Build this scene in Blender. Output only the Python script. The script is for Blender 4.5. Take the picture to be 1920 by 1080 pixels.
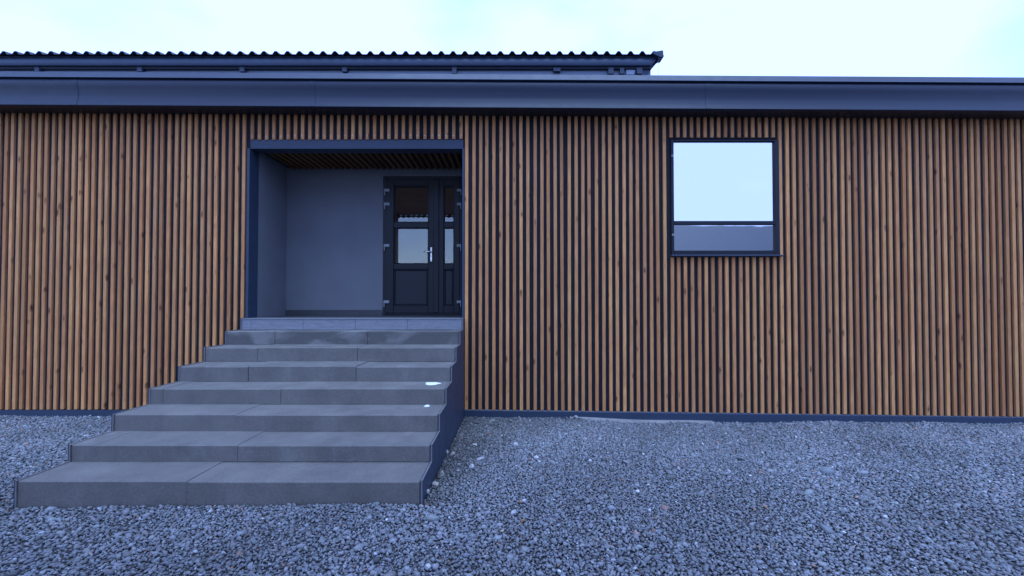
import bpy, math, random
import numpy as np
from mathutils import Vector, Matrix
R = math.radians
random.seed(7)
rng = np.random.default_rng(7)
for o in list(bpy.data.objects): bpy.data.objects.remove(o)
scn = bpy.context.scene
C = scn.collection

# ------------------------------------------------------------------ camera
F = 780.0            # focal length in pixels of the 1920 px wide photograph
CAMZ = 1.41
PITCH = R(1.0)
SHIFT = 11.4         # px
cam_d = bpy.data.cameras.new('camera'); cam = bpy.data.objects.new('camera', cam_d); C.objects.link(cam)
cam_d.sensor_width = 36; cam_d.sensor_fit = 'HORIZONTAL'
cam_d.lens = F / 1920 * 36
cam_d.shift_y = SHIFT / 1920
cam_d.clip_start = 0.05; cam_d.clip_end = 2000
cam.location = (0, 0, CAMZ); cam.rotation_euler = (R(90) + PITCH, 0, 0)
scn.camera = cam
# ------------------------------------------------------------------ sky and sun
SUN_EL, SUN_AZ = R(72), R(165)          # veiled sun, high and behind the camera
w = bpy.data.worlds.new('World'); scn.world = w; w.use_nodes = True
nt = w.node_tree; bg = nt.nodes['Background']
sky = nt.nodes.new('ShaderNodeTexSky'); sky.sky_type = 'NISHITA'; sky.sun_disc = False
sky.sun_elevation = SUN_EL; sky.sun_rotation = SUN_AZ
sky.air_density = 1.0; sky.dust_density = 0.4; sky.ozone_density = 6.0
# an even overcast with a few thinner places lies over the blue
tc = nt.nodes.new('ShaderNodeTexCoord'); mp = nt.nodes.new('ShaderNodeMapping'); mp.inputs['Scale'].default_value = (1, 1, 2.2)
nz = nt.nodes.new('ShaderNodeTexNoise'); nz.inputs['Scale'].default_value = 1.7; nz.inputs['Detail'].default_value = 4; nz.inputs['Roughness'].default_value = .45
cr = nt.nodes.new('ShaderNodeValToRGB'); cr.color_ramp.elements[0].position = .36; cr.color_ramp.elements[0].color = (.3, .3, .3, 1)
cr.color_ramp.elements[1].position = .52; cr.color_ramp.elements[1].color = (1, 1, 1, 1)
mxw = nt.nodes.new('ShaderNodeMix'); mxw.data_type = 'RGBA'; mxw.inputs[7].default_value = (2.15, 3.1, 6.8, 1)
for a, b in ((tc.outputs['Generated'], mp.inputs[0]), (mp.outputs[0], nz.inputs['Vector']), (nz.outputs['Fac'], cr.inputs[0]),
             (cr.outputs[0], mxw.inputs[0]), (sky.outputs[0], mxw.inputs[6]), (mxw.outputs[2], bg.inputs[0])): nt.links.new(a, b)
bg.inputs[1].default_value = 0.15
sun_d = bpy.data.lights.new('sun', 'SUN'); sun_d.energy = 1.3; sun_d.angle = R(50); sun_d.color = (.50, .70, 1)
sun = bpy.data.objects.new('sun', sun_d); C.objects.link(sun)
sdir = Vector((math.sin(SUN_AZ) * math.cos(SUN_EL), math.cos(SUN_AZ) * math.cos(SUN_EL), math.sin(SUN_EL)))
sun.rotation_euler = sdir.to_track_quat('Z', 'Y').to_euler(); sun.location = sdir * 60
vs = scn.view_settings
vs.view_transform = 'Standard'; vs.look = 'None'; vs.gamma = 1; vs.use_curve_mapping = False
vs.exposure = 1.42

# ------------------------------------------------------------------ helpers
def at(px, py, Y):
    """world point at depth Y that the photograph shows at pixel px, py"""
    k = (540 + SHIFT - py) / F; t = math.tan(PITCH)
    zr = Y * (k + t) / (1 - k * t)
    zc = Y * math.cos(PITCH) + zr * math.sin(PITCH)
    return Vector(((px - 960) / F * zc, Y, CAMZ + zr))
def zx(py, Y): return at(960, py, Y).z
def xx(px, Y, py=565): return at(px, py, Y).x

class MB:
    def __init__(s): s.v = []; s.f = []
    def box(s, x0, x1, y0, y1, z0, z1):
        n = len(s.v)
        s.v += [(x0,y0,z0),(x1,y0,z0),(x1,y1,z0),(x0,y1,z0),(x0,y0,z1),(x1,y0,z1),(x1,y1,z1),(x0,y1,z1)]
        s.f += [tuple(n+i for i in q) for q in ((3,2,1,0),(4,5,6,7),(0,1,5,4),(1,2,6,5),(2,3,7,6),(3,0,4,7))]
        return s
    def cbox(s, x0, x1, y0, y1, z0, z1, c=.004):
        """box whose front (low y) edges are chamfered by c"""
        n = len(s.v)
        s.v += [(x0+c,y0,z0+c),(x1-c,y0,z0+c),(x1-c,y0,z1-c),(x0+c,y0,z1-c),
                (x0,y0+c,z0),(x1,y0+c,z0),(x1,y0+c,z1),(x0,y0+c,z1),
                (x0,y1,z0),(x1,y1,z0),(x1,y1,z1),(x0,y1,z1)]
        s.f += [tuple(n+i for i in q) for q in ((0,1,2,3),(4,5,1,0),(5,6,2,1),(6,7,3,2),(7,4,0,3),
                (8,9,5,4),(9,10,6,5),(10,11,7,6),(11,8,4,7),(11,10,9,8))]
        return s
    def prism(s, pts, a0, a1, axis='x'):
        """closed polygon extruded along an axis; for x the points are (y,z), for y (x,z), for z (x,y)"""
        n = len(s.v); m = len(pts)
        for a in (a0, a1):
            for p, q in pts:
                s.v.append({'x': (a,p,q), 'y': (p,a,q), 'z': (p,q,a)}[axis])
        for i in range(m):
            j = (i+1) % m
            s.f.append((n+i, n+j, n+m+j, n+m+i))
        s.f.append(tuple(n+i for i in range(m))[::-1]); s.f.append(tuple(n+m+i for i in range(m)))
        return s
    def tube(s, pts, r, seg=8):
        pts = [Vector(p) for p in pts]; n0 = len(s.v)
        for i, p in enumerate(pts):
            d = (pts[min(i+1, len(pts)-1)] - pts[max(i-1, 0)]).normalized()
            u = d.cross(Vector((0,0,1)))
            if u.length < .05: u = d.cross(Vector((1,0,0)))
            u.normalize(); v = d.cross(u)
            for k in range(seg):
                a = 2*math.pi*k/seg
                s.v.append(tuple(p + r*(math.cos(a)*u + math.sin(a)*v)))
        for i in range(len(pts)-1):
            for k in range(seg):
                a = n0+i*seg+k; b = n0+i*seg+(k+1) % seg
                s.f.append((a, b, b+seg, a+seg))
        s.f.append(tuple(n0+k for k in range(seg))[::-1])
        s.f.append(tuple(n0+(len(pts)-1)*seg+k for k in range(seg)))
        return s
    def mesh(s, name):
        me = bpy.data.meshes.new(name); me.from_pydata(s.v, [], s.f); me.update()
        import bmesh
        b = bmesh.new(); b.from_mesh(me); bmesh.ops.recalc_face_normals(b, faces=b.faces[:]); b.to_mesh(me); b.free()
        return me
    def build(s, name, m, parent=None, smooth=False):
        me = s.mesh(name); me.materials.append(m)
        if smooth: me.polygons.foreach_set('use_smooth', [True]*len(me.polygons))
        return link(name, me, parent)
def link(name, me, parent=None):
    o = bpy.data.objects.new(name, me); C.objects.link(o); o.parent = parent; return o
def empty(name, loc, label, cat, group=None):
    o = bpy.data.objects.new(name, None); C.objects.link(o); o.location = loc; o.empty_display_size = .2
    return tag(o, label, cat, group)
def tag(o, label=None, cat=None, group=None, kind=None):
    for k, v in (('label', label), ('category', cat), ('group', group), ('kind', kind)):
        if v: o[k] = v
    return o
def B(name, m, parent, *a): return MB().box(*a).build(name, m, parent)

# ------------------------------------------------------------------ materials
class N:
    """tiny node helper"""
    def __init__(s, name):
        s.m = bpy.data.materials.new(name); s.m.use_nodes = True; s.t = s.m.node_tree
        s.p = s.t.nodes['Principled BSDF']; s.out = s.t.nodes['Material Output']
    def n(s, typ, **k):
        x = s.t.nodes.new(typ)
        for a, b in k.items(): setattr(x, a, b)
        return x
    def l(s, a, b): s.t.links.new(a, b)
    def coord(s, scale=(1,1,1), obj=False):
        if obj: c = s.n('ShaderNodeTexCoord').outputs['Object']
        else: c = s.n('ShaderNodeNewGeometry').outputs['Position']
        m = s.n('ShaderNodeMapping'); m.inputs['Scale'].default_value = scale; s.l(c, m.inputs[0]); return m.outputs[0]
    def noise(s, vec, scale, detail=4, rough=.55, dist=0):
        x = s.n('ShaderNodeTexNoise'); x.inputs['Scale'].default_value = scale; x.inputs['Detail'].default_value = detail
        x.inputs['Roughness'].default_value = rough; x.inputs['Distortion'].default_value = dist
        s.l(vec, x.inputs['Vector']); return x.outputs['Fac']
    def ramp(s, fac, stops):
        x = s.n('ShaderNodeValToRGB'); r = x.color_ramp
        while len(r.elements) < len(stops): r.elements.new(.5)
        for e, (p, c) in zip(r.elements, stops):
            e.position = p; e.color = (c, c, c, 1) if not hasattr(c, '__len__') else (*c, 1)
        s.l(fac, x.inputs[0]); return x.outputs[0]
    def mix(s, fac, a, b, mode='MIX'):
        x = s.n('ShaderNodeMix', data_type='RGBA', blend_type=mode)
        for sock, v in ((x.inputs[0], fac), (x.inputs[6], a), (x.inputs[7], b)):
            if hasattr(v, 'is_linked') or hasattr(v, 'links'): s.l(v, sock)
            elif hasattr(v, '__len__'): sock.default_value = (*v, 1)
            else: sock.default_value = v
        return x.outputs[2]
    def math(s, op, a, b=None):
        x = s.n('ShaderNodeMath', operation=op)
        for sock, v in zip(x.inputs, (a, b)):
            if v is None: continue
            if hasattr(v, 'links'): s.l(v, sock)
            else: sock.default_value = v
        return x.outputs[0]
    def bump(s, h, strength=.3, dist=.01):
        x = s.n('ShaderNodeBump'); x.inputs['Strength'].default_value = strength; x.inputs['Distance'].default_value = dist
        s.l(h, x.inputs['Height']); s.l(x.outputs[0], s.p.inputs['Normal'])
    def base(s, c): 
        if hasattr(c, 'links'): s.l(c, s.p.inputs['Base Color'])
        else: s.p.inputs['Base Color'].default_value = (*c, 1)
    def rough(s, r):
        if hasattr(r, 'links'): s.l(r, s.p.inputs['Roughness'])
        else: s.p.inputs['Roughness'].default_value = r
    def metal(s, v): s.p.inputs['Metallic'].default_value = v

def mul(c, k): return tuple(x*k for x in c)
def speckled(name, col, r=.8, var=.25, scale=6, grain=180, gv=.2, bump=.15, stretch=(1,1,1)):
    n = N(name); co = n.coord(stretch)
    a = n.ramp(n.noise(co, scale, 5), [(.3, mul(col, 1-var)), (.7, mul(col, 1+var))])
    g = n.noise(n.coord(), grain, 2)
    gg = n.ramp(g, [(.3, 1-gv), (.7, 1+gv)])
    n.base(n.mix(1, a, gg, 'MULTIPLY')); n.rough(r); n.p.inputs['Specular IOR Level'].default_value = .3
    if bump: n.bump(g, bump, .003)
    return n.m
def coated(name, col, r=.38, var=.12, waves=.25):
    """painted sheet metal: faint dirt and slight oil-canning"""
    n = N(name); co = n.coord((.6, 1, 3))
    d = n.noise(co, 2.2, 6, .6)
    n.base(n.ramp(d, [(.3, mul(col, 1-var)), (.7, mul(col, 1+var))]))
    n.rough(n.ramp(n.noise(n.coord(), 9, 3), [(.3, r-.03), (.7, r+.05)])); n.p.inputs['Specular IOR Level'].default_value = .35
    if waves: n.bump(n.noise(n.coord((.5, 1, 2)), 1.6, 0), waves, .02)
    return n.m
def wood(name, tone=1.0):
    n = N(name)
    oi = n.n('ShaderNodeObjectInfo')
    pos = n.n('ShaderNodeNewGeometry').outputs['Position']
    off = n.n('ShaderNodeVectorMath', operation='MULTIPLY_ADD')
    cx = n.n('ShaderNodeCombineXYZ'); n.l(oi.outputs['Random'], cx.inputs[0]); n.l(oi.outputs['Random'], cx.inputs[2])
    n.l(cx.outputs[0], off.inputs[0]); off.inputs[1].default_value = (37, 0, 91); n.l(pos, off.inputs[2])
    def mp(sc):
        m = n.n('ShaderNodeMapping'); m.inputs['Scale'].default_value = sc; n.l(off.outputs[0], m.inputs[0]); return m.outputs[0]
    slow = n.noise(mp((1, 1, .9)), 2.0, 3)
    grain = n.noise(mp((1, 1, .035)), 170, 4, .6, .4)
    fine = n.noise(mp((1, 1, .02)), 420, 2)
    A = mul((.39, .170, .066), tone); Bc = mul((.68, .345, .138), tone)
    col = n.mix(n.ramp(grain, [(.32, 0), (.68, 1)]), A, Bc)
    # each batten its own shade
    shade = n.ramp(oi.outputs['Random'], [(0, (.66, .61, .60)), (.3, (1.02, .93, .86)), (.5, (.84, .82, .88)), (.75, (1.0, 1.03, 1.0)), (1, (1.22, 1.18, 1.12))])
    col = n.mix(1, col, shade, 'MULTIPLY')
    col = n.mix(n.ramp(slow, [(.35, .45), (.65, 0)]), col, mul((.33, .12, .05), tone))
    # knots: sparse stretched cells
    v = n.n('ShaderNodeTexVoronoi'); v.feature = 'F1'; v.inputs['Scale'].default_value = 1.0
    n.l(mp((9, 4, 3.1)), v.inputs['Vector'])
    wob = n.noise(mp((1, 1, .6)), 40, 3)
    dd = n.math('ADD', v.outputs['Distance'], n.math('MULTIPLY', wob, .16))
    kn = n.ramp(dd, [(.13, 1), (.26, 0)])
    col = n.mix(n.math('MULTIPLY', kn, .9), col, mul((.10, .035, .016), tone))
    # greyed weathering streaks
    gs = n.ramp(n.noise(mp((6, 1, .25)), 5, 4, .6), [(.55, 0), (.75, .5)])
    col = n.mix(gs, col, mul((.36, .22, .13), tone))
    n.base(col); n.rough(.7); n.p.inputs['Specular IOR Level'].default_value = .25
    n.bump(n.math('ADD', grain, n.math('MULTIPLY', fine, .5)), .25, .0015)
    return n.m
def concrete(name, col, wet=0, smear=0):
    n = N(name); co = n.coord()
    a = n.ramp(n.noise(co, 3.2, 6, .6), [(.3, mul(col, .8)), (.7, mul(col, 1.18))])
    st = n.noise(n.coord((1, 1, .35)), 7, 5, .6)
    a = n.mix(n.ramp(st, [(.48, 0), (.74, .35)]), a, mul(col, .65))
    g = n.noise(co, 95, 3, .7); pits = n.noise(co, 260, 2)
    a = n.mix(1, a, n.ramp(g, [(.28, .76), (.5, 1), (.75, 1.22)]), 'MULTIPLY')
    if smear:                                    # chalky lime bloom in streaks
        m = n.ramp(n.noise(n.coord((1.2, 1, .5)), 4.4, 5, .65), [(.58, 0), (.78, .4)])
        a = n.mix(m, a, (.26,.26,.26))
    if wet:                                      # damp patch that dries at its edges
        m = n.noise(n.coord((.55, 1, .9)), 3.3, 3, .5, .6)
        mk = n.ramp(m, [(.47, 1), (.61, 0)])
        a = n.mix(mk, mul(col, 1.55), mul(col, .8))
        a = n.mix(1, a, n.ramp(g, [(.3, .75), (.7, 1.2)]), 'MULTIPLY')
    n.base(a); n.rough(.85); n.bump(n.math('ADD', g, pits), .35, .004)
    return n.m
def glass(name, tint, refl, rough=0.0, k=1.0, wave=0.0):
    n = N(name); n.t.nodes.remove(n.p)
    tr = n.n('ShaderNodeBsdfTransparent'); tr.inputs[0].default_value = (*tint, 1)
    gl = n.n('ShaderNodeBsdfGlossy'); gl.inputs['Roughness'].default_value = rough; gl.inputs[0].default_value = (1,1,1,1)
    if wave:
        bp = n.n('ShaderNodeBump'); bp.inputs['Strength'].default_value = wave; bp.inputs['Distance'].default_value = .02
        n.l(n.noise(n.coord(), 2.3, 2), bp.inputs['Height']); n.l(bp.outputs[0], gl.inputs['Normal'])
    fr = n.n('ShaderNodeFresnel'); fr.inputs['IOR'].default_value = 1.5
    fac = n.math('ADD', n.math('MULTIPLY', fr.outputs[0], k), refl)
    mx = n.n('ShaderNodeMixShader'); n.l(fac, mx.inputs[0]); n.l(tr.outputs[0], mx.inputs[1]); n.l(gl.outputs[0], mx.inputs[2])
    n.l(mx.outputs[0], n.out.inputs[0]); return n.m
def plain(name, col, r=.5, metal=0):
    n = N(name); n.base(col); n.rough(r); n.metal(metal); return n.m

ANTH = (.016, .021, .032)
M = dict(
    anth=coated('anthracite_sheet', ANTH, .36), anth_side=coated('anthracite_panel', (.026,.041,.072), .5, .1, .1),
    fascia=coated('fascia_sheet', (.008,.016,.036), .42, .1, 0),
    flash=coated('flashing_sheet', (.020,.032,.058), .45, .1, 0),
    back=speckled('dark_membrane', (.013,.015,.022), .9, .2, 8, 120, .1, 0),
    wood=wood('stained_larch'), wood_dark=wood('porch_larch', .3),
    stucco=speckled('grey_stucco', (.135,.144,.162), .9, .06, 2.5, 220, .1, .25),
    stucco_pale=speckled('pale_stucco', (.46,.47,.48), .9, .06, 2.5, 200, .1, .25),
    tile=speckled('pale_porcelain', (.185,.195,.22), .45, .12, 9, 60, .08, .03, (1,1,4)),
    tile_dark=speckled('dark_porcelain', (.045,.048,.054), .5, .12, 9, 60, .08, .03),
    conc=concrete('step_concrete', (.135,.127,.118)), conc_wet=concrete('damp_concrete', (.108,.105,.101), wet=1),
    conc_smear=concrete('limed_concrete', (.130,.123,.116), smear=1),
    mortar=concrete('mortar', (.21,.205,.20)),
    pvc=speckled('anthracite_pvc', (.006,.008,.014), .45, .06, 5, 300, .12, .06),
    pvc_panel=speckled('anthracite_pvc_panel', (.009,.012,.019), .42, .06, 5, 300, .12, .06),
    steel=plain('brushed_steel', (.62,.62,.62), .35, 1), hinge=speckled('hinge_grey', (.22,.23,.25), .45, .05, 5, 200, .05, 0),
    glass=glass('door_glass', (.80,.78,.80), 0, 0, 2.2), mirror=glass('coated_window_glass', (.3,.3,.3), .62, .02, 1.0, .025),
    hall=speckled('brown_plaster', (.40,.28,.22), .85, .15, 2, 100, .1, .1),
    seal=plain('black_seal', (.01,.01,.01), .6), trim=speckled('pale_edge', (.15,.145,.145), .6, .15, 12, 150, .1, 0),
    canopy=speckled('canopy_boards', (.75,.47,.31), .6, .15, 2, 100, .1, .1),
    gutter=coated('gutter_sheet', (.026,.044,.082), .45, .1, 0),
    eave=coated('pale_eave_board', (.17,.21,.28), .5, .1, 0),
    roof=coated('roof_sheet', (.022,.034,.062), .5, .1, 0), zinc=plain('screw_zinc', (.75,.75,.74), .25, 1),
    cable=plain('wire', (.45,.45,.45), .4, .6),
)
n = N('snow'); n.base((.68,.70,.72)); n.rough(.7); n.p.inputs['Subsurface Weight'].default_value = .3
n.p.inputs['Subsurface Radius'].default_value = (.01,.012,.015); n.bump(n.noise(n.coord(), 160, 3), .5, .004); M['snow'] = n.m
# ground under the stones: grit of many sizes
n = N('gravel_bed'); co = n.coord()
v = n.n('ShaderNodeTexVoronoi'); v.inputs['Scale'].default_value = 55; n.l(co, v.inputs['Vector'])
bw = n.n('ShaderNodeSeparateColor'); n.l(v.outputs['Color'], bw.inputs[0])
c1 = n.ramp(bw.outputs[0], [(0, (.025,.025,.028)), (.6, (.07,.07,.075)), (1, (.15,.15,.155))])
c1 = n.mix(n.ramp(n.noise(co, 1.1, 5), [(.4, .5), (.65, 0)]), c1, (.055,.05,.045))
n.base(c1); n.rough(.95); n.bump(v.outputs['Distance'], .8, .012); M['bed'] = n.m
n = N('crushed_stone'); a = n.n('ShaderNodeAttribute'); a.attribute_name = 'stone'
n.base(n.mix(1, a.outputs['Color'], n.ramp(n.noise(n.coord(), 120, 3), [(.3, .82), (.7, 1.18)]), 'MULTIPLY')); n.rough(.75); M['stone'] = n.m
def stone_mat(name, col):
    return speckled(name, col, .8, .15, 30, 160, .15, .4)

# ------------------------------------------------------------------ main measures
YW = 5.435           # front of the battens
YB = 5.462            # dark backing behind them
YF = 5.20            # fascia
YD = 6.35            # porch back wall
XR = -0.640          # right side of the steps / porch opening
XL = -3.45           # left side of the porch opening
XE = 7.3             # right end of the house
XW = 9.6             # left end
NOSE = [(2.92, 902.3), (3.27, 834.9), (3.62, 777.5), (3.98, 729.0), (4.33, 687.4), (4.68, 652.0), (5.03, 621.5)]
STEP = [(y, zx(p, y)) for y, p in NOSE]
YLAND = 5.31; ZLAND = zx(597.2, YLAND)
ZS0 = lambda x: zx(768 + 5*(x + .6)/2.65, YW)        # lower ends of the battens
def ground_z(x, y):
    t = np.clip((np.asarray(y) - 2.9)/2.55, 0, 1)
    fall = -.085*t*t*(3-2*t) - .018*t*np.clip(np.asarray(x)+.6, -.5, 4)
    return fall + .010*np.sin(1.7*np.asarray(x)+.6)*np.sin(1.3*np.asarray(y)+1) + .006*np.sin(4.1*np.asarray(x)+2.0*np.asarray(y)) - .012

# ------------------------------------------------------------------ ground
xs = np.concatenate([[-300,-80,-30,-14], np.arange(-9, 9.01, .15), [14,30,80,300]])
ys = np.concatenate([[-300,-80,-30,-10,-4,-1], np.arange(0, 6.01, .12), [8,12,30,80,300]])
gx, gy = np.meshgrid(xs, ys); gz = ground_z(gx, gy) - .006
nv = np.stack([gx, gy, gz], -1).reshape(-1, 3); W = len(xs)
fc = [(j*W+i, j*W+i+1, (j+1)*W+i+1, (j+1)*W+i) for j in range(len(ys)-1) for i in range(W-1)]
me = bpy.data.meshes.new('ground'); me.from_pydata(nv.tolist(), [], fc); me.materials.append(M['bed'])
me.polygons.foreach_set('use_smooth', [True]*len(me.polygons))
tag(link('ground', me), 'grey gravel yard in front of the house', None, None, 'structure')

# ------------------------------------------------------------------ house
house = empty('house', (0, YB, 0), 'dark grey house clad in upright brown wooden battens with a stepped porch', 'house')
house_parts = []
def P(o):        # keep parts where they were built
    o.parent = house; o.matrix_parent_inverse = Matrix.Translation((0, -YB, 0)); return o
def HB(name, m, *a): return P(B(name, m, None, *a))
ZT = 3.86        # height of the soffit
YU = 7.0; UX = xx(1241, YU); wx1 = xx(1217, 7.25)
XWIN0 = xx(1260, YW); ZW1, ZW0 = zx(262, YW), zx(478, YW); XWIN1 = XWIN0 + 1.42
# backing walls
mb = MB()
mb.box(XR+.002, XWIN0+.03, YB, YB+.16, -.35, ZT)
mb.box(XWIN0+.03, XWIN1-.03, YB, YB+.16, -.35, ZW0+.03)
mb.box(XWIN0+.03, XWIN1-.03, YB, YB+.16, ZW1-.03, ZT)
mb.box(XWIN1-.03, XE, YB, YB+.16, -.35, ZT)
P(mb.build('front_wall', M['back']))
HB('front_wall', M['back'], -XW, XL-.002, YB, YB+.16, -.35, ZT)
mb = MB(); mb.box(XE-.2, XE, YB+.162, 10, -.35, 4.1); P(mb.build('side_wall', M['stucco']))
mb = MB(); mb.box(-XW, -XW+.2, YB+.162, 10, -.35, 4.1); P(mb.build('side_wall', M['stucco']))
# plinth profile under the battens: follows the falling bottom line
def plinth(x0, x1):
    mb = MB(); s = [(YB-.028, 0), (YB-.028, -.12), (YB-.001, -.12), (YB-.001, .012), (YB-.018, .012)]
    n0 = len(mb.v)
    for x in (x0, x1):
        for y, dz in s: mb.v.append((x, y, ZS0(x) - .012 + dz))
    m = len(s)
    for i in range(m): j = (i+1) % m; mb.f.append((i, j, m+j, m+i))
    mb.f += [tuple(range(m))[::-1], tuple(range(m, 2*m))]
    return P(mb.build('plinth', M['anth_side']))
plinth(XR+.02, XE); 
mb = MB().box(-XW, XL-.02, YB-.028, YB-.001, -.2, -.005); P(mb.build('plinth', M['anth_side']))
# battens
SW, SD = .0415, .026
def batten_mesh(L, name='slat'):
    c = .0016; h = SW/2
    sec = [(-h,0.0),(-h,-SD+c),(-h+c,-SD),(h-c,-SD),(h,-SD+c),(h,0.0)]
    return MB().prism(sec, 0, L, 'z').mesh(name)
meshes = {}
def batten(x, z0, z1, lean=0.0012, y=YB-.001, mat='wood'):
    key = (round(z1-z0, 2), mat); L = key[0]
    if key not in meshes:
        meshes[key] = batten_mesh(L); meshes[key].materials.append(M[mat])
    o = link('slat', meshes[key]); P(o)
    o.location = (x, y, z0)
    o.rotation_euler = (random.gauss(0, .0006), random.gauss(0, lean), random.gauss(0, .02))
    return o
pitch_px = 12.87; PB = pitch_px*YW/F
x = xx(874.6, YW)
while x < XE-.03:
    z0 = ZS0(x) + random.gauss(0, .002)
    if XWIN0-.012 < x < XWIN1+.012:
        zt = ZW0-.028
        batten(x, zt-round(zt-z0, 2), zt); batten(x, ZW1+.032, ZW1+.032+.4)
    else:
        batten(x + random.gauss(0, .0015), z0, z0 + 3.95)
    x += PB
x = XL - .075
while x > -XW+.03:
    batten(x + random.gauss(0, .0012), ZS0(-.6)+random.gauss(0, .002), ZS0(-.6)+3.95); x -= PB
# lintel over the porch opening: beam, backing and short battens with screws
ZL0, ZL1 = zx(278, YW), zx(262.5, YW)
HB('lintel_beam', M['anth_side'], XL+.002, XR-.002, YB-.012, YB+.16, ZL0, ZL1+.01)
HB('lintel_backing', M['back'], XL+.002, XR-.002, YB, YB+.16, ZL1+.012, ZT)
sm = bpy.data.meshes.new('screw')
mb = MB()
for k in range(8):
    a = 2*math.pi*k/8; mb.v.append((.0055*math.cos(a), -.0005, .0055*math.sin(a)))
for k in range(8):
    a = 2*math.pi*k/8; mb.v.append((.004*math.cos(a), -.003, .004*math.sin(a)))
for k in range(8): j = (k+1) % 8; mb.f.append((k, j, 8+j, 8+k))
mb.f += [tuple(range(8, 16)), tuple(range(8))[::-1]]
sm = mb.mesh('screw'); sm.materials.append(M['zinc'])
x = xx(863.5, YW)
while x > XL+.02:
    z0 = zx(260.3 - (868-960-(x*F/YW))*-.0035, YW) + random.gauss(0, .0025)
    o = batten(x, z0, z0+.4)
    s = link('screw', sm, o); s.location = (random.gauss(0, .002), -SD, .045+random.gauss(0, .002))
    x -= 13.6*YW/F
# corner trims at the porch opening
HB('corner_trim', M['anth_side'], XR-.012, XR+.018, YB-.03, YD, ZLAND+.002, ZL0-.002)
HB('corner_trim', M['anth_side'], XL-.03, XL+.004, YB-.03, YB+.17, ZLAND+.002, ZL0-.002)
HB('porch_side_wall', M['stucco'], XL-.15, XL, YB+.172, YD+.2, ZLAND-.3, 3.9)
# porch ceiling with battens running inwards
pc = HB('porch_ceiling', M['back'], XL+.003, XR-.003, YB+.165, YD, 3.462, 3.50)
cm = MB().prism([(-.021,0),(-.021,-.026),(-.018,-.029),(.018,-.029),(.021,-.026),(.021,0)], 0, YD-YB-.172, 'y').mesh('slat')
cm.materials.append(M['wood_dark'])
x = XR-.05
while x > XL+.04:
    o = link('slat', cm, pc); o.matrix_parent_inverse = Matrix.Translation((0, 0, 0))
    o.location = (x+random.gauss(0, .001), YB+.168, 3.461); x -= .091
# porch back wall around the door
DX0, DX1 = xx(717.5, YD), xx(866, YD); DZ0, DZ1 = zx(589.3, YD), zx(330.5, YD)
mb = MB()
mb.box(XL, DX0, YD, YD+.2, ZLAND-.3, 3.9); mb.box(DX1, XR+.2, YD, YD+.2, ZLAND-.3, 3.9); mb.box(DX0, DX1, YD, YD+.2, DZ1, 3.9)
mb.box(DX0, DX1, YD, YD+.2, ZLAND-.3, ZLAND-.005)
P(mb.build('porch_wall', M['stucco']))
HB('skirting', M['tile_dark'], XL+.001, DX0-.006, YD-.012, YD-.001, ZLAND+.001, zx(581, YD))
# ---- door
DY = YD - .012
def rect(px0, py0, px1, py1, Y): return xx(px0, Y, 460), xx(px1, Y, 460), zx(py1, Y), zx(py0, Y)
def frame(mb, o, i, y0, y1, c=.005):
    """rectangular frame of four bars; o, i = (x0,x1,z0,z1) outer and inner"""
    mb.cbox(o[0], i[0], y0, y1, o[2], o[3], c); mb.cbox(i[1], o[1], y0, y1, o[2], o[3], c)
    mb.cbox(i[0], i[1], y0+.0015, y1, i[3], o[3], c); mb.cbox(i[0], i[1], y0+.0015, y1, o[2], i[2], c)
mb = MB(); fo = (DX0+.003, DX1-.003, DZ0, DZ1-.002); 
xa, xb, za, zb = rect(725, 338, 859.5, 586, DY)
frame(mb, fo, (xa, xb, za, zb), DY, DY+.09)
door = P(mb.build('door', M['pvc']))
def sub(o, par=door):
    o.parent = par; o.matrix_parent_inverse = par.matrix_parent_inverse.copy() if False else Matrix.Identity(4); return o
LY = DY - .012
def leaf(px0, px1, gx0, gx1):
    mb = MB(); c = .005
    x0, x1, z0, z1 = rect(px0, 336.5, px1, 587, LY); g0, g1 = xx(gx0, LY, 460), xx(gx1, LY, 460)
    Z = lambda p: zx(p, LY)
    mb.cbox(x0, g0, LY, LY+.07, z0, z1, c); mb.cbox(g1, x1, LY, LY+.07, z0, z1, c)
    bars = [(336.5, 349), (416.5, 427), (494.5, 504.5), (573.5, 587)]
    for a, b in bars: mb.cbox(g0, g1, LY+.0015, LY+.07, Z(b), Z(a), c)
    sub(mb.build('leaf', M['pvc']))
    for a, b in ((349, 416.5), (427, 494.5)):
        m2 = MB(); o = (g0, g1, Z(b), Z(a)); i = (g0+.012, g1-.012, Z(b)+.012, Z(a)-.012)
        frame(m2, o, i, LY+.014, LY+.03, .004); sub(m2.build('glazing_bead', M['pvc']))
        sub(B('pane', M['glass'], None, g0+.004, g1-.004, LY+.031, LY+.037, Z(b)+.004, Z(a)-.004))
    m2 = MB(); o = (g0, g1, Z(573.5), Z(504.5)); i = (g0+.02, g1-.02, Z(573.5)+.02, Z(504.5)-.02)
    frame(m2, o, i, LY+.009, LY+.03, .006); sub(m2.build('panel_bead', M['pvc']))
    sub(MB().cbox(i[0]+.003, i[1]-.003, LY+.016, LY+.04, i[2]+.003, i[3]-.003, .006).build('panel', M['pvc_panel']))
leaf(723, 815.4, 738, 803)
leaf(816.2, 861.5, 832, 851)
sub(MB().cbox(xx(812.2, LY-.01), xx(822.5, LY-.01), LY-.014, LY-.001, zx(586, LY-.01), zx(337.5, LY-.01), .005).build('meeting_stile', M['pvc']))
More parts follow.
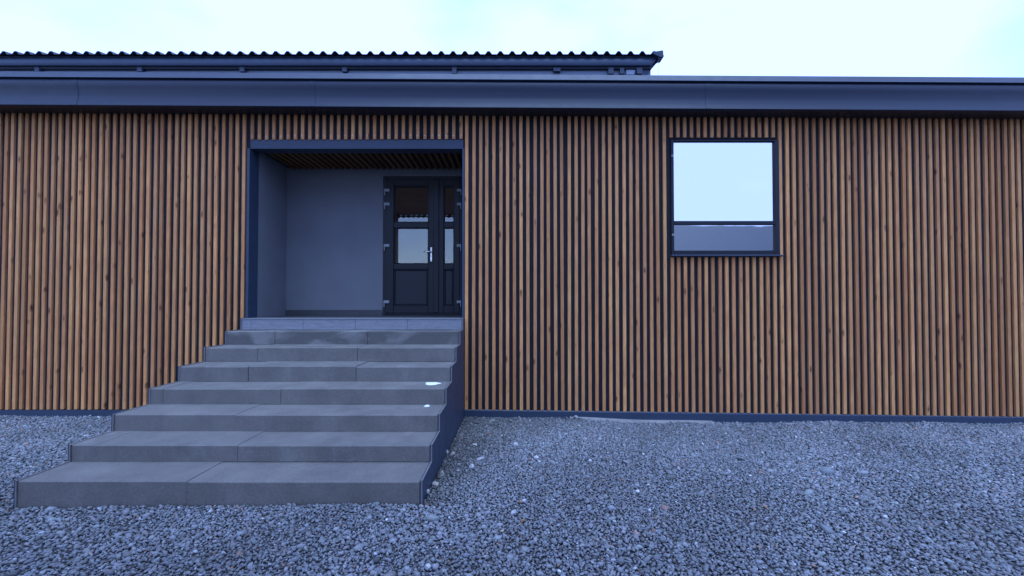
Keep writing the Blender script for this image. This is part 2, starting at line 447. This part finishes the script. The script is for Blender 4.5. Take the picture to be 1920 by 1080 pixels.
for py in (357, 383, 460.5, 566):
    for px0, px1, s in ((719.5, 730, -1), (856.5, 865, 1)):
        hy = LY - .004; a, b = xx(px0, hy), xx(px1, hy); z = zx(py, hy)
        mb = MB(); mb.cbox(a, b, hy-.018, hy+.003, z-.021, z+.021, .004)
        k = a+.008 if s < 0 else b-.008
        mb.tube([(k, hy-.010, z-.075), (k, hy-.010, z-.0215)], .008, 10)
        sub(mb.build('hinge', M['hinge']))
hy = LY - .015
a = xx(808.3, hy); mb = MB(); mb.cbox(a-.014, a+.014, hy-.006, hy+.004, zx(490.5, hy), zx(463.5, hy), .003)
sub(mb.build('handle_plate', M['steel']))
zc = zx(472.5, hy)
sub(MB().tube([(a, hy-.004, zc), (a, hy-.045, zc), (a-.012, hy-.055, zc), (a-.06, hy-.055, zc-.001), (a-.098, hy-.052, zc+.003)], .009, 10).build('handle', M['steel'], None, True))
sub(MB().tube([(a, hy-.003, zx(485, hy)), (a, hy-.012, zx(485, hy))], .010, 12).build('lock_cylinder', M['zinc']))
sub(B('threshold', M['pvc_panel'], None, DX0+.01, DX1-.01, DY-.02, DY+.08, ZLAND+.004, DZ0-.001))
# ---- hall behind the door with a window in the back wall
hx0, hx1, hy0, hy1, hz0, hz1 = -3.3, .4, YD+.202, 10.0, ZLAND-.01, 3.75
mb = MB()
mb.box(hx0-.1, hx0, hy0, hy1, hz0, hz1); mb.box(hx1, hx1+.1, hy0, hy1, hz0, hz1)
mb.box(hx0-.1, hx1+.1, hy0, hy1, hz1, hz1+.1); mb.box(hx0-.1, hx1+.1, hy0, hy1, hz0-.1, hz0)
mb.box(hx0-.1, hx1+.1, YD+.2005, hy0, 3.9, 3.95)
P(mb.build('hall', M['hall']))
mb = MB(); mb.box(-XW, wx1, hy1+.002, hy1+.2, -.35, 5.3); mb.box(wx1, XE, hy1+.002, hy1+.2, -.35, 4.1)
P(mb.build('back_wall', M['stucco']))
# ---- right hand window
wy = YB - .03; o4 = (XWIN0, XWIN1, ZW0, ZW1); i4 = (XWIN0+.036, XWIN1-.06, ZW0+.06, ZW1-.022)
mb = MB(); frame(mb, o4, i4, wy, wy+.08); zt = zx(414, wy)
mb.cbox(i4[0], i4[1], wy+.002, wy+.08, zt-.05, zt, .005)
win = P(mb.build('window', M['pvc']))
sub(B('pane', M['mirror'], None, i4[0]-.005, i4[1]+.005, wy+.03, wy+.036, zt-.01, i4[3]+.005), win)
sub(B('pane', M['mirror'], None, i4[0]-.005, i4[1]+.005, wy+.03, wy+.036, i4[2]-.005, zt-.04), win)
sub(MB().cbox(XWIN0-.02, XWIN1+.02, wy-.05, wy-.001, ZW0-.022, ZW0-.002, .004).build('sill', M['anth_side']), win)
for py in (292, 440):
    z = zx(py, wy); sub(MB().cbox(XWIN0+.002, XWIN0+.03, wy-.014, wy+.002, z-.016, z+.01, .003).build('hinge', M['hinge']), win)
sub(B('room_back', M['back'], None, XWIN0-.2, XWIN1+.2, YB+1.2, YB+1.25, ZW0-.4, ZW1+.3), win)
# ---- lower roof edge: soffit, bowed fascia, bright drip flashing. It falls slightly to the right
tilt = lambda x: -.0060*x
def sheared(mb, name, mat, smooth=False):
    mb.v = [(x, y, z+tilt(x)) for x, y, z in mb.v]; return P(mb.build(name, mat, None, smooth))
zf0, zf1 = zx(203.0, YF), zx(150.3, YF); zfl = zx(139.5, YF+.06)
sheared(MB().box(-XW-.25, XE+.25, YF+.03, YB-.001, zf0+.008, zf0+.028), 'soffit', M['anth'])
ctl = [(0, .012), (.08, -.002), (.2, -.004), (.42, .012), (.62, .020), (.82, .010), (1, -.006)]
prof = [(YF + float(np.interp(t, [a for a, b in ctl], [b for a, b in ctl])), zf1-.010 + (zf0-zf1+.018)*t) for t in np.linspace(0, 1, 25)]
for _ in range(2): prof = [prof[0]] + [((a[0]+2*b[0]+c[0])/4, b[1]) for a, b, c in zip(prof, prof[1:], prof[2:])] + [prof[-1]]
outer = prof + [(prof[-1][0]+.012, zf0), (YF+.09, zf0), (YF+.09, zf1-.01)]
for fa, fb in ((-XW-.25, -5.52), (-5.518, -2.52), (-2.518, 2.48), (2.482, XE+.25)):
    fas = sheared(MB().prism(outer, fa, fb), 'fascia', M['fascia'], True); fas.data.set_sharp_from_angle(angle=R(40))
for lx in (-5.52, -2.52, 2.48):
    lap = [(y-.003, z) for y, z in prof] + [(y+.004, z) for y, z in prof[::-1]]
    sheared(MB().prism(lap, lx-.035, lx+.035), 'lap_strip', M['fascia'])
sheared(MB().prism([(YF-.012, zf1-.007), (YF-.018, zf1), (YF-.008, zf1+.010), (YF+.012, zf1+.010), (YF+.012, zf1-.007)], -XW-.25, XE+.25), 'drip_edge', M['flash'])
sheared(MB().prism([(YF+.013, zf1+.004), (YF+.018, zf1+.012), (YF+.06, zfl), (YF+.10, zfl+.004), (YF+.10, zf1+.004)], -XW-.25, XE+.25), 'flashing', M['flash'])
P(MB().prism([(YF+.101, 3.93), (YF+.101, zfl-.02), (10.3, zfl+.12), (10.3, zfl+.05), (YF+.3, 3.93)], -XW-.2, XE+.2).build('lower_roof', M['roof']))
# ---- upper storey and its corrugated roof
mb = MB(); mb.box(-XW, wx1, 7.24, 7.4, 4.1, 5.62); mb.box(wx1-.15, wx1, 7.402, 10.0, 4.1, 5.62)
P(mb.build('upper_wall', M['stucco_pale']))
ze = zx(105.5, YU); SL = .2
prof = []; p = .1995; x = UX - .02; k = 0
xs_ = []
while x > -XW-.3:
    for dx, dz in ((0, 0), (-.044, 0), (-.084, .053), (-.122, .053), (-.162, 0)):
        xs_.append((x+dx, dz))
    x -= p
mb = MB(); NN = len(xs_)
rows = [(YU-.06, ze), (8.8, ze+SL*(8.8-YU+.06)), (10.6, ze)]
for y, z in rows:
    for a, dz in xs_: mb.v.append((a, y, z+dz))
for r in range(2):
    for i in range(NN-1): mb.f.append((r*NN+i, r*NN+i+1, (r+1)*NN+i+1, (r+1)*NN+i))
ur = P(mb.build('upper_roof', M['roof']))
so = ur.modifiers.new('thickness', 'SOLIDIFY'); so.thickness = .004; so.offset = -1
def us(o): o.parent = ur; return o
zg0, zg1 = zx(122.5, YU), zx(107.5, YU)
gp = []
for i in range(9):
    t = i/8; gp.append((YU+.03-.045*math.sin(math.pi*(.15+.6*t)), zg1+(zg0-zg1)*t))
gp += [(YU+.10, zg0-.004), (YU+.10, zg1-.004)]
gm = MB().prism(gp, -XW-.3, UX-.03); gm.v = [(x_ if x_ < 0 else x_-(zg1-z_)*.95, y_, z_) for x_, y_, z_ in gm.v]
us(gm.build('gutter', M['gutter']))
us(MB().tube([(-XW-.3, YU-.010, zg1), (UX-.035, YU-.010, zg1)], .0065, 8).build('gutter_bead', M['flash']))
us(MB().prism([(YU+.102, zx(150, YU+.1)), (YU+.102, zg1-.03), (YU+.13, zg1-.03), (YU+.13, zx(150, YU+.1))], -XW-.3, wx1).build('eave_board', M['eave']))
us(MB().prism([(YU+.04, zg0-.03), (YU+.04, zg0-.003), (YU+.101, zg0-.003), (YU+.101, zg0-.035)], -XW-.3, wx1).build('gutter_underside', M['anth']))
# verge board running back along the right edge, bent corner cap
us(MB().prism([(YU-.005, ze-.035), (YU-.005, ze-.008), (8.8, ze-.008+SL*1.86), (8.8, ze-.035+SL*1.8)], wx1-.1, UX-.03).build('verge_board', M['anth_side']))
us(MB().prism([(UX-.16, ze+.002), (UX-.12, ze+.030), (UX+.012, ze+.052), (UX+.020, ze-.005), (UX+.03, ze-.052), (UX-.03, ze-.06)], YU-.085, YU+.10, 'y').build('corner_cap', M['roof']))
us(MB().prism([(YU-.08, ze+.0), (YU-.08, ze+.04), (8.8, ze+.04+SL*1.88), (8.8, ze+SL*1.88)], UX-.05, UX+.022).build('verge_trim', M['roof']))
for px, pw, y0, y1 in ((851, 8, 126, 139), (1045, 13, 127, 134), (1147, 10, 127, 139), (1168, 8, 128, 139), (1201, 10, 127, 139)):
    a, b = xx(px-pw/2, 7.05), xx(px+pw/2, 7.05)
    us(B('gutter_bracket', M['anth_side'], None, a, b, 7.03, 7.099, zx(y1, 7.05), zx(y0, 7.05)))
for X in np.arange(-2.9, -9, -1.75): us(B('gutter_bracket', M['anth_side'], None, X, X+.08, 7.03, 7.099, zx(135, 7.05), zx(126, 7.05)))
ey = YU+.075
us(MB().prism([(xx(1180, ey), zx(144, ey)), (xx(1211.5, ey), zx(144, ey)), (xx(1239, ey), zx(112, ey)), (xx(1239, ey), zx(108, ey)), (xx(1180, ey), zx(108, ey))], ey, ey+.024, 'y').build('eave_end_plate', M['gutter']))
us(MB().cbox(xx(1176, 7.05), xx(1193, 7.05), 7.04, 7.10, zx(141, 7.05), zx(131, 7.05), .01).build('junction_box', M['eave']))
us(MB().tube([(xx(1196, 7.05), 7.03, zx(129, 7.05)), (xx(1190, 7.05), 7.035, zx(142, 7.05))], .006, 6).build('bracket', M['flash']))
us(MB().tube([(xx(1237, YU), YU, ze-.06), (xx(1237, YU)+.002, YU, ze-.25), (xx(1237, YU)-.002, YU+.02, zfl+.1)], .0026, 6).build('wire', M['cable']))
us(MB().tube([(xx(1237, YU), YU-.06, ze-.065), (xx(1237, YU), YU+.08, ze-.055)], .022, 8).build('clamp', M['roof']))

# ------------------------------------------------------------------ steps and landing
steps = empty('entrance_steps', (XR-1.4, 4.2, 0), 'grey concrete block steps with dark side panel leading up to the porch door', 'steps')
def S(o): o.parent = steps; o.matrix_parent_inverse = Matrix.Translation((-(XR-1.4), -4.2, 0)); return o
XS1 = XR - .004
joints = {6: [690, ], 5: [670.5], 4: [668.5], 3: None, 2: None, 1: None, 0: None}
for i, (y, z) in enumerate(STEP):
    zb = STEP[i-1][1] + .0015 if i else -.25
    yb = STEP[i+1][0] + .05 if i < 6 else YLAND + .05
    if joints[i]: xj = [xx(joints[i][0], y)]
    else: xj = [XS1 - (1.62, 1.5, 1.75, 1.56)[i]]
    cuts = [XS1]
    for q in xj: cuts.append(q)
    while cuts[-1] - 1.12 > XL + .1: cuts.append(cuts[-1] - 1.12)
    cuts.append(XL + .004)
    mat = M['conc_wet'] if i == 6 else M['conc_smear'] if i in (1, 4) else M['conc']
    for k in range(len(cuts)-1):
        x1, x0 = cuts[k], cuts[k+1]
        if x1 - x0 < .05: continue
        c = .007; dz = random.gauss(0, .0015); dy = random.gauss(0, .0015)
        g = .003 if i > 3 else .0015
        mb = MB(); mb.prism([(y+dy, zb), (y+dy, z+dz-c), (y+dy+c, z+dz), (yb, z+dz), (yb, zb)], x0+g, x1-(g if k else 0))
        S(mb.build('step', mat))
# landing: slab, floor tiles as a field, tile faced riser
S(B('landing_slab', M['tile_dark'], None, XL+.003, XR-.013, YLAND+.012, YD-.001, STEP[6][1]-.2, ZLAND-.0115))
tx = [xx(866.2, YLAND), xx(764, YLAND)]
while tx[-1] > XL+.65: tx.append(tx[-1]-.665)
tx.append(XL+.006)
for k in range(len(tx)-1):
    S(MB().cbox(tx[k+1]+.0015, tx[k]-.0015, YLAND, YLAND+.011, STEP[6][1]+.003, ZLAND-.0105, .0015).build('riser_tile', M['tile']))
    ya = YLAND-.006
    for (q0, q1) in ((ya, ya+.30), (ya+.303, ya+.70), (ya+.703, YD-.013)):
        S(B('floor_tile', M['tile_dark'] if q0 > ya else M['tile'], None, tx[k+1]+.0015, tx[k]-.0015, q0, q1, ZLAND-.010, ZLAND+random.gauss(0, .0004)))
# side panel in three sheets with a pale cut edge
def profile(e=0.0):
    pts = []
    for i, (y, z) in enumerate(STEP):
        zb = STEP[i-1][1] if i else -.3
        pts += [(y-e, zb+e if i else zb), (y-e, z+e)]
    pts += [(YLAND-e, STEP[6][1]+e), (YLAND-e, ZLAND+e), (YB-.032, ZLAND+e)]
    return pts
pr = profile(.003)
def ztop(y):
    z = pr[0][1]
    for a, b in zip(pr, pr[1:]):
        if b[0] > a[0] and a[0] <= y <= b[0]: return a[1]
    return pr[-1][1]
seams = [STEP[0][0]-.003, 3.985, 4.71, YB-.032]
for a, b in zip(seams, seams[1:]):
    pts = [(a+.002, -.35), (a+.002, ztop(a+.0021))]
    pts += [(y, z) for y, z in pr if a+.003 < y < b-.003]
    if a == seams[0]: pts = [(a, -.35)] + [q for q in pr[1:] if q[0] < b-.003]
    pts += [(b-.002, ztop(b-.0021)), (b-.002, -.35)]
    for q, tx0, tx1 in (('side_panel', XR-.001, XR+.016), ('side_panel', XL-.016, XL+.001)):
        S(MB().prism(pts, tx0, tx1).build(q, M['anth_side']))
for tx0, tx1 in ((XR-.006, XR+.017), (XL-.017, XL+.006)):
    mb = MB()
    for a, b in zip(pr, pr[1:]):
        if abs(b[0]-a[0]) < 1e-6: mb.box(tx0+.013, tx1, a[0]-.004, a[0]+.001, max(a[1], -.06)-.003, b[1]+.001)
        else: mb.box(tx0+.013, tx1+.0007, a[0]-.0047, b[0]-.0043, a[1]-.001, a[1]+.0035)
    S(mb.build('edge_trim', M['trim']))

# ------------------------------------------------------------------ pale mortar strip along the wall foot
def blob(name, outline, z, h, mat):
    cx = sum(p[0] for p in outline)/len(outline); cy = sum(p[1] for p in outline)/len(outline)
    v = [(cx, cy, z+h)]; m = len(outline)
    for s, hh in ((.55, .9), (.85, .55), (1.0, 0), (1.02, -.03/h)):
        for p in outline: v.append((cx+(p[0]-cx)*s, cy+(p[1]-cy)*s, z+h*hh+(random.gauss(0, .12)*h if s < 1 else 0)))
    f = [(0, 1+i, 1+(i+1) % m) for i in range(m)]
    for r in range(3):
        for i in range(m): j = (i+1) % m; f.append((1+r*m+i, 1+(r+1)*m+i, 1+(r+1)*m+j, 1+r*m+j))
    me = bpy.data.meshes.new(name); me.from_pydata(v, [], f); me.update(); me.materials.append(mat)
    me.polygons.foreach_set('use_smooth', [True]*len(f)); return link(name, me)
xsn = np.linspace(.75, 2.6, 90); v = []; f = []
for i, x in enumerate(xsn):
    wob = .028*math.sin(5*x)+.018*math.sin(13*x+1)+random.gauss(0, .008)
    wid = max(.01, (.085 + wob)*min(1, (x-.74)*2.5))
    zb = float(ground_z(x, 5.38))
    for t, dz in ((1, -.03), (.9, .004), (.5, .012), (0, .018)):
        v.append((x, YB-.03-wid*t, zb+dz+(random.gauss(0, .003) if 0 < t else 0)))
for i in range(len(xsn)-1):
    for k in range(3): f.append((i*4+k, (i+1)*4+k, (i+1)*4+k+1, i*4+k+1))
me = bpy.data.meshes.new('mortar_strip'); me.from_pydata(v, [], f); me.materials.append(M['mortar']); me.polygons.foreach_set('use_smooth', [True]*len(f))
tag(link('mortar_strip', me), 'pale rough mortar strip along the foot of the batten wall', None, None, 'structure')

# ------------------------------------------------------------------ gravel
phi = (1+5**.5)/2
ico = np.array([(-1,phi,0),(1,phi,0),(-1,-phi,0),(1,-phi,0),(0,-1,phi),(0,1,phi),(0,-1,-phi),(0,1,-phi),(phi,0,-1),(phi,0,1),(-phi,0,-1),(-phi,0,1)])/math.sqrt(1+phi*phi)
ift = np.array([(0,11,5),(0,5,1),(0,1,7),(0,7,10),(0,10,11),(1,5,9),(5,11,4),(11,10,2),(10,7,6),(7,1,8),(3,9,4),(3,4,2),(3,2,6),(3,6,8),(3,8,9),(4,9,5),(2,4,11),(6,2,10),(8,6,7),(9,8,1)])
def scatter(x0, x1, y0, y1, sp):
    nx, ny = int((x1-x0)/sp), int((y1-y0)/sp)
    a, b = np.meshgrid(np.arange(nx), np.arange(ny))
    return np.stack([x0+(a+rng.random(a.shape))*sp, y0+(b+rng.random(b.shape))*sp], -1).reshape(-1, 2)
pts = np.concatenate([scatter(-2.4, 2.7, 1.2, 5.44, .0168), scatter(-7.2, -2.4, 1.2, 5.44, .0195), scatter(2.7, 7.2, 1.2, 5.44, .0195)])
X, Y = pts.T
keep = ~((X > XL-.02) & (X < XR+.022) & (Y > 2.905)) & (np.abs(X) < (Y+.8)*1.3) & (Y < 5.435)
mor = (X > .62) & (X < 2.5) & (Y > 5.33)
keep &= ~(mor & (rng.random(len(X)) < .8))
pts = pts[keep]; X, Y = pts.T; NS = len(pts)
rad = .0082*np.exp(rng.normal(0, .32, NS)); rad[np.abs(X) > 2.5] *= 1.1
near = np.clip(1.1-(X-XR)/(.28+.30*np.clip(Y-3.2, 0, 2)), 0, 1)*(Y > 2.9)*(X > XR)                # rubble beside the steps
big = rng.random(NS) < .008 + .03*near; rad[big] *= rng.uniform(1.5, 2.4, big.sum())
sc = np.stack([rad*rng.uniform(.95, 1.6, NS), rad*rng.uniform(.75, 1.15, NS), rad*rng.uniform(.45, .85, NS)], -1)
V = ico[None]*(1+rng.uniform(-.30, .22, (NS, 12, 1)))*sc[:, None, :]
V += rng.normal(0, .10, V.shape)*rad[:, None, None]
az = rng.uniform(0, 2*math.pi, NS); tl_ = rng.normal(0, .38, NS); t2 = rng.normal(0, .38, NS)
ca, sa = np.cos(az), np.sin(az); ct, st = np.cos(tl_), np.sin(tl_); c2, s2 = np.cos(t2), np.sin(t2)
def rot(V, c, s, i, j):
    a, b = V[..., i].copy(), V[..., j].copy(); V[..., i] = a*c[:, None]-b*s[:, None]; V[..., j] = a*s[:, None]+b*c[:, None]
rot(V, ct, st, 0, 2); rot(V, c2, s2, 1, 2); rot(V, ca, sa, 0, 1)
V[..., 0] += X[:, None]; V[..., 1] += Y[:, None]
V[..., 2] += (ground_z(X, Y) + rad*.25 + rng.uniform(0, .007, NS))[:, None]
g = np.clip(rng.normal(.186, .045, NS), .07, .36); wht = rng.random(NS) < .006; g[wht] = rng.uniform(.38, .65, wht.sum())
col = np.stack([g*rng.uniform(.88, 1.02, NS), g, g*rng.uniform(1.02, 1.16, NS)], -1)
rust = rng.random(NS) < .012; col[rust] *= np.array([1.35, .85, .62])
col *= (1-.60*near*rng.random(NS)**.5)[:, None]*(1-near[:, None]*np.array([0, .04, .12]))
pat = np.sin(1.9*X+.7*Y+.4)*np.sin(2.3*Y-.8*X+1.3)+.6*np.sin(4.7*X-3.1*Y); col *= (.88+.10*pat)[:, None]
me = bpy.data.meshes.new('gravel')
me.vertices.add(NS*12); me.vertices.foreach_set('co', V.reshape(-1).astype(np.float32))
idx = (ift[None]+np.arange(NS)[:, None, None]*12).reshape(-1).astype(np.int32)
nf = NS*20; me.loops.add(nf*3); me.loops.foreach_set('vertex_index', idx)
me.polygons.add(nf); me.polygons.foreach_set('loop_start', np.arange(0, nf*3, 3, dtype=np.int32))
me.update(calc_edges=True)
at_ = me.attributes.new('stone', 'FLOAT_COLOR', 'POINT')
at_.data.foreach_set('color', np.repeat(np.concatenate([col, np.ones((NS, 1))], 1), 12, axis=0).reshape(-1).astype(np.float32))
me.materials.append(M['stone'])
tag(link('gravel', me), 'loose grey crushed gravel covering the yard', 'gravel', None, 'stuff')
print('stones', NS, 'tris', nf)

# ------------------------------------------------------------------ single stones that stand out, snow
import bmesh
def stone(px, py, w, h, col, label, rot=0, flat=.55):
    # walk down the view ray to the gravel
    Y = 3.0
    for _ in range(40):
        q = at(px, py, Y); gz_ = float(ground_z(q.x, Y)) + .012
        Y += (q.z - gz_)*Y/1.4
    q = at(px, py, Y); W_ = w/F*Y/2; H_ = h/F*Y/2
    bm = bmesh.new(); bmesh.ops.create_icosphere(bm, subdivisions=2, radius=1)
    rr = random.Random(int(px*7+py))
    pl = [(Vector((rr.gauss(0,1), rr.gauss(0,1), rr.gauss(0,1))).normalized(), rr.uniform(.50, .80)) for _ in range(11)]
    for v in bm.verts:
        for nrm, d in pl:
            k = v.co.dot(nrm)
            if k > d: v.co -= nrm*(k-d)
        v.co *= 1+rr.gauss(0, .02)
        v.co = Vector((v.co.x*W_*1.12, v.co.y*W_*.85, v.co.z*max(H_*1.1, W_*flat)))
    me = bpy.data.meshes.new('stone'); bm.to_mesh(me); bm.free()
    me.materials.append(stone_mat('stone_face', col))
    o = link('stone', me); o.location = (q.x, Y, q.z + .004); o.rotation_euler = (rr.gauss(0, .15), rr.gauss(0, .15), rot)
    tag(o, label, 'stone', 'larger stones lying on the gravel')
G = (.34, .34, .35); T = (.32, .27, .22)
stone(963, 962, 15, 14, (0.372,0.363,0.390), 'large rounded pale lilac stone alone low in the middle of the gravel', .3, .7)
stone(885, 875, 11, 9, (0.390,0.401,0.410), 'pale rounded stone in front of the steps, right of the flat flake', .2)
stone(902, 861, 15, 7, (0.354,0.363,0.372), 'long pale flat stone lying furthest from the steps among the rubble', .5, .3)
stone(829, 889, 9, 16, (0.335,0.307,0.270), 'upright beige stone leaning beside the lowest side panel', .1, .9)
stone(817, 907, 17, 7, (0.317,0.288,0.251), 'flat beige flake beside the bottom step corner', -.2, .25)
stone(801, 924, 8, 12, (0.372,0.354,0.326), 'pale pointed stone right at the bottom step corner', .6, .7)
stone(838, 849, 6, 11, (0.317,0.297,0.279), 'narrow upright stone standing against the side panel', 0, .9)
stone(849, 851, 9, 8, (0.307,0.297,0.288), 'round grey stone next to the narrow upright stone', .9, .6)
stone(891, 834, 11, 5, (0.335,0.335,0.335), 'small pale oblong stone nearest the wall corner', .2, .35)
stone(967, 834, 11, 9, (0.307,0.317,0.335), 'grey stone in mid yard, left of its darker neighbour', .7, .6)
stone(978, 847, 8, 10, (0.251,0.261,0.279), 'darker grey stone in mid yard, right of the paler one', .1, .7)
stone(1006, 859, 11, 7, (0.410,0.419,0.427), 'white-grey stone right of the pair in mid yard', .4, .5)
stone(1080, 783, 9, 7, (0.297,0.297,0.317), 'grey stone resting against the wall foot beside the mortar strip', .3, .8)
stone(976, 941, 8, 6, (0.317,0.149,0.084), 'rust red stone chip above the pale lilac stone', .4, .5)
stone(981, 977, 10, 6, (0.307,0.195,0.111), 'brown stone chip just below the pale lilac stone', .4, .5)
stone(942, 997, 9, 6, (0.390,0.297,0.204), 'tan stone chip at lower left of the pale lilac stone', .8, .4)
stone(1092, 1024, 14, 5, (0.279,0.288,0.297), 'long thin grey stone near the lower edge of the yard', .6, .25)

def snow(px, py, w, d, h, label, zt, Y):
    q = at(px, py, Y); out = []
    for k in range(22):
        a = 2*math.pi*k/22; r = 1+.16*math.sin(3*a+px)+.12*math.sin(5*a+1)+random.gauss(0, .09)
        out.append((q.x+w/2*r*math.cos(a), Y+d/2*r*math.sin(a)))
    tag(blob('snow_patch', out, zt, h, M['snow']), label, 'snow', 'snow left on the steps')
y, z = STEP[3]; snow(811, 716, 28*4.2/F, .12, .014, 'larger oval patch of melting snow on the middle step', z-.001, y+.235)
y, z = STEP[2]; snow(800.5, 761, 10*3.9/F, .06, .010, 'tiny patch of snow on the step below the larger snow patch', z-.001, y+.30)

# ------------------------------------------------------------------ timber canopy behind the photographer, mirrored in the door glass
can = empty('canopy', (-1, -1.6, 0), 'brown timber canopy with corrugated edge, seen mirrored in the glass of the porch door', 'canopy')
def K(o): o.parent = can; o.matrix_parent_inverse = Matrix.Translation((1, 1.6, 0)); return o
cz = 4.80; cx0, cx1, cy0, cy1 = -5.2, 2.2, -3.7, .35
mb = MB(); x = cx0; pts = []
while x < cx1:
    pts += [(x, cz-.03), (x+.05, cz-.062), (x+.10, cz-.062), (x+.15, cz-.03)]; x += .2
n0 = len(pts)
for yy, dz in ((cy0-.12, 0), (cy0+.25, .02)):
    for a, b in pts: mb.v.append((a, yy, b+dz))
for i in range(n0-1): mb.f.append((i, i+1, n0+i+1, n0+i))
o = K(mb.build('corrugated_sheet', M['roof'])); so = o.modifiers.new('t', 'SOLIDIFY'); so.thickness = .003
bm_ = MB().box(0, .142, cy0-.02, cy1, 0, .03).mesh('ceiling_board'); bm_.materials.append(M['canopy'])
x = cx0
while x < cx1-.14:
    o = link('ceiling_board', bm_); K(o); o.location = (x, 0, cz+.03+random.gauss(0, .001)); x += .146
K(B('roof', M['roof'], None, cx0-.05, cx1+.05, cy0-.1, cy1+.1, cz+.07, cz+.12))
for px_ in (cx0+.35, cx1-.4):
    for py_ in (cy0+.02, cy1-.45):
        if px_ > 0 or py_ < 0:
            K(MB().cbox(px_, px_+.36, py_, py_+.30, -.1, cz+.028, .01).build('post', M['hall']))

# ------------------------------------------------------------------ house across the yard, mirrored in the window
nb = empty('neighbour_house', (19, -21, 0), 'pale house with dark roof across the yard, seen mirrored in the right window', 'house')
def Q(o): o.parent = nb; o.matrix_parent_inverse = Matrix.Translation((-19, 21, 0)); return o
Q(B('wall', M['stucco_pale'], None, 12, 27, -27, -19, -.2, 4.6))
Q(MB().prism([(-27.5, 4.602), (-18.5, 4.602), (-23, 7.6)], 11.6, 27.4).build('roof', M['roof']))
for wx_ in (13.2, 16.4, 19.6, 22.8):
    Q(B('window', M['pvc'], None, wx_, wx_+1.4, -18.998, -18.94, 1.2, 2.8))
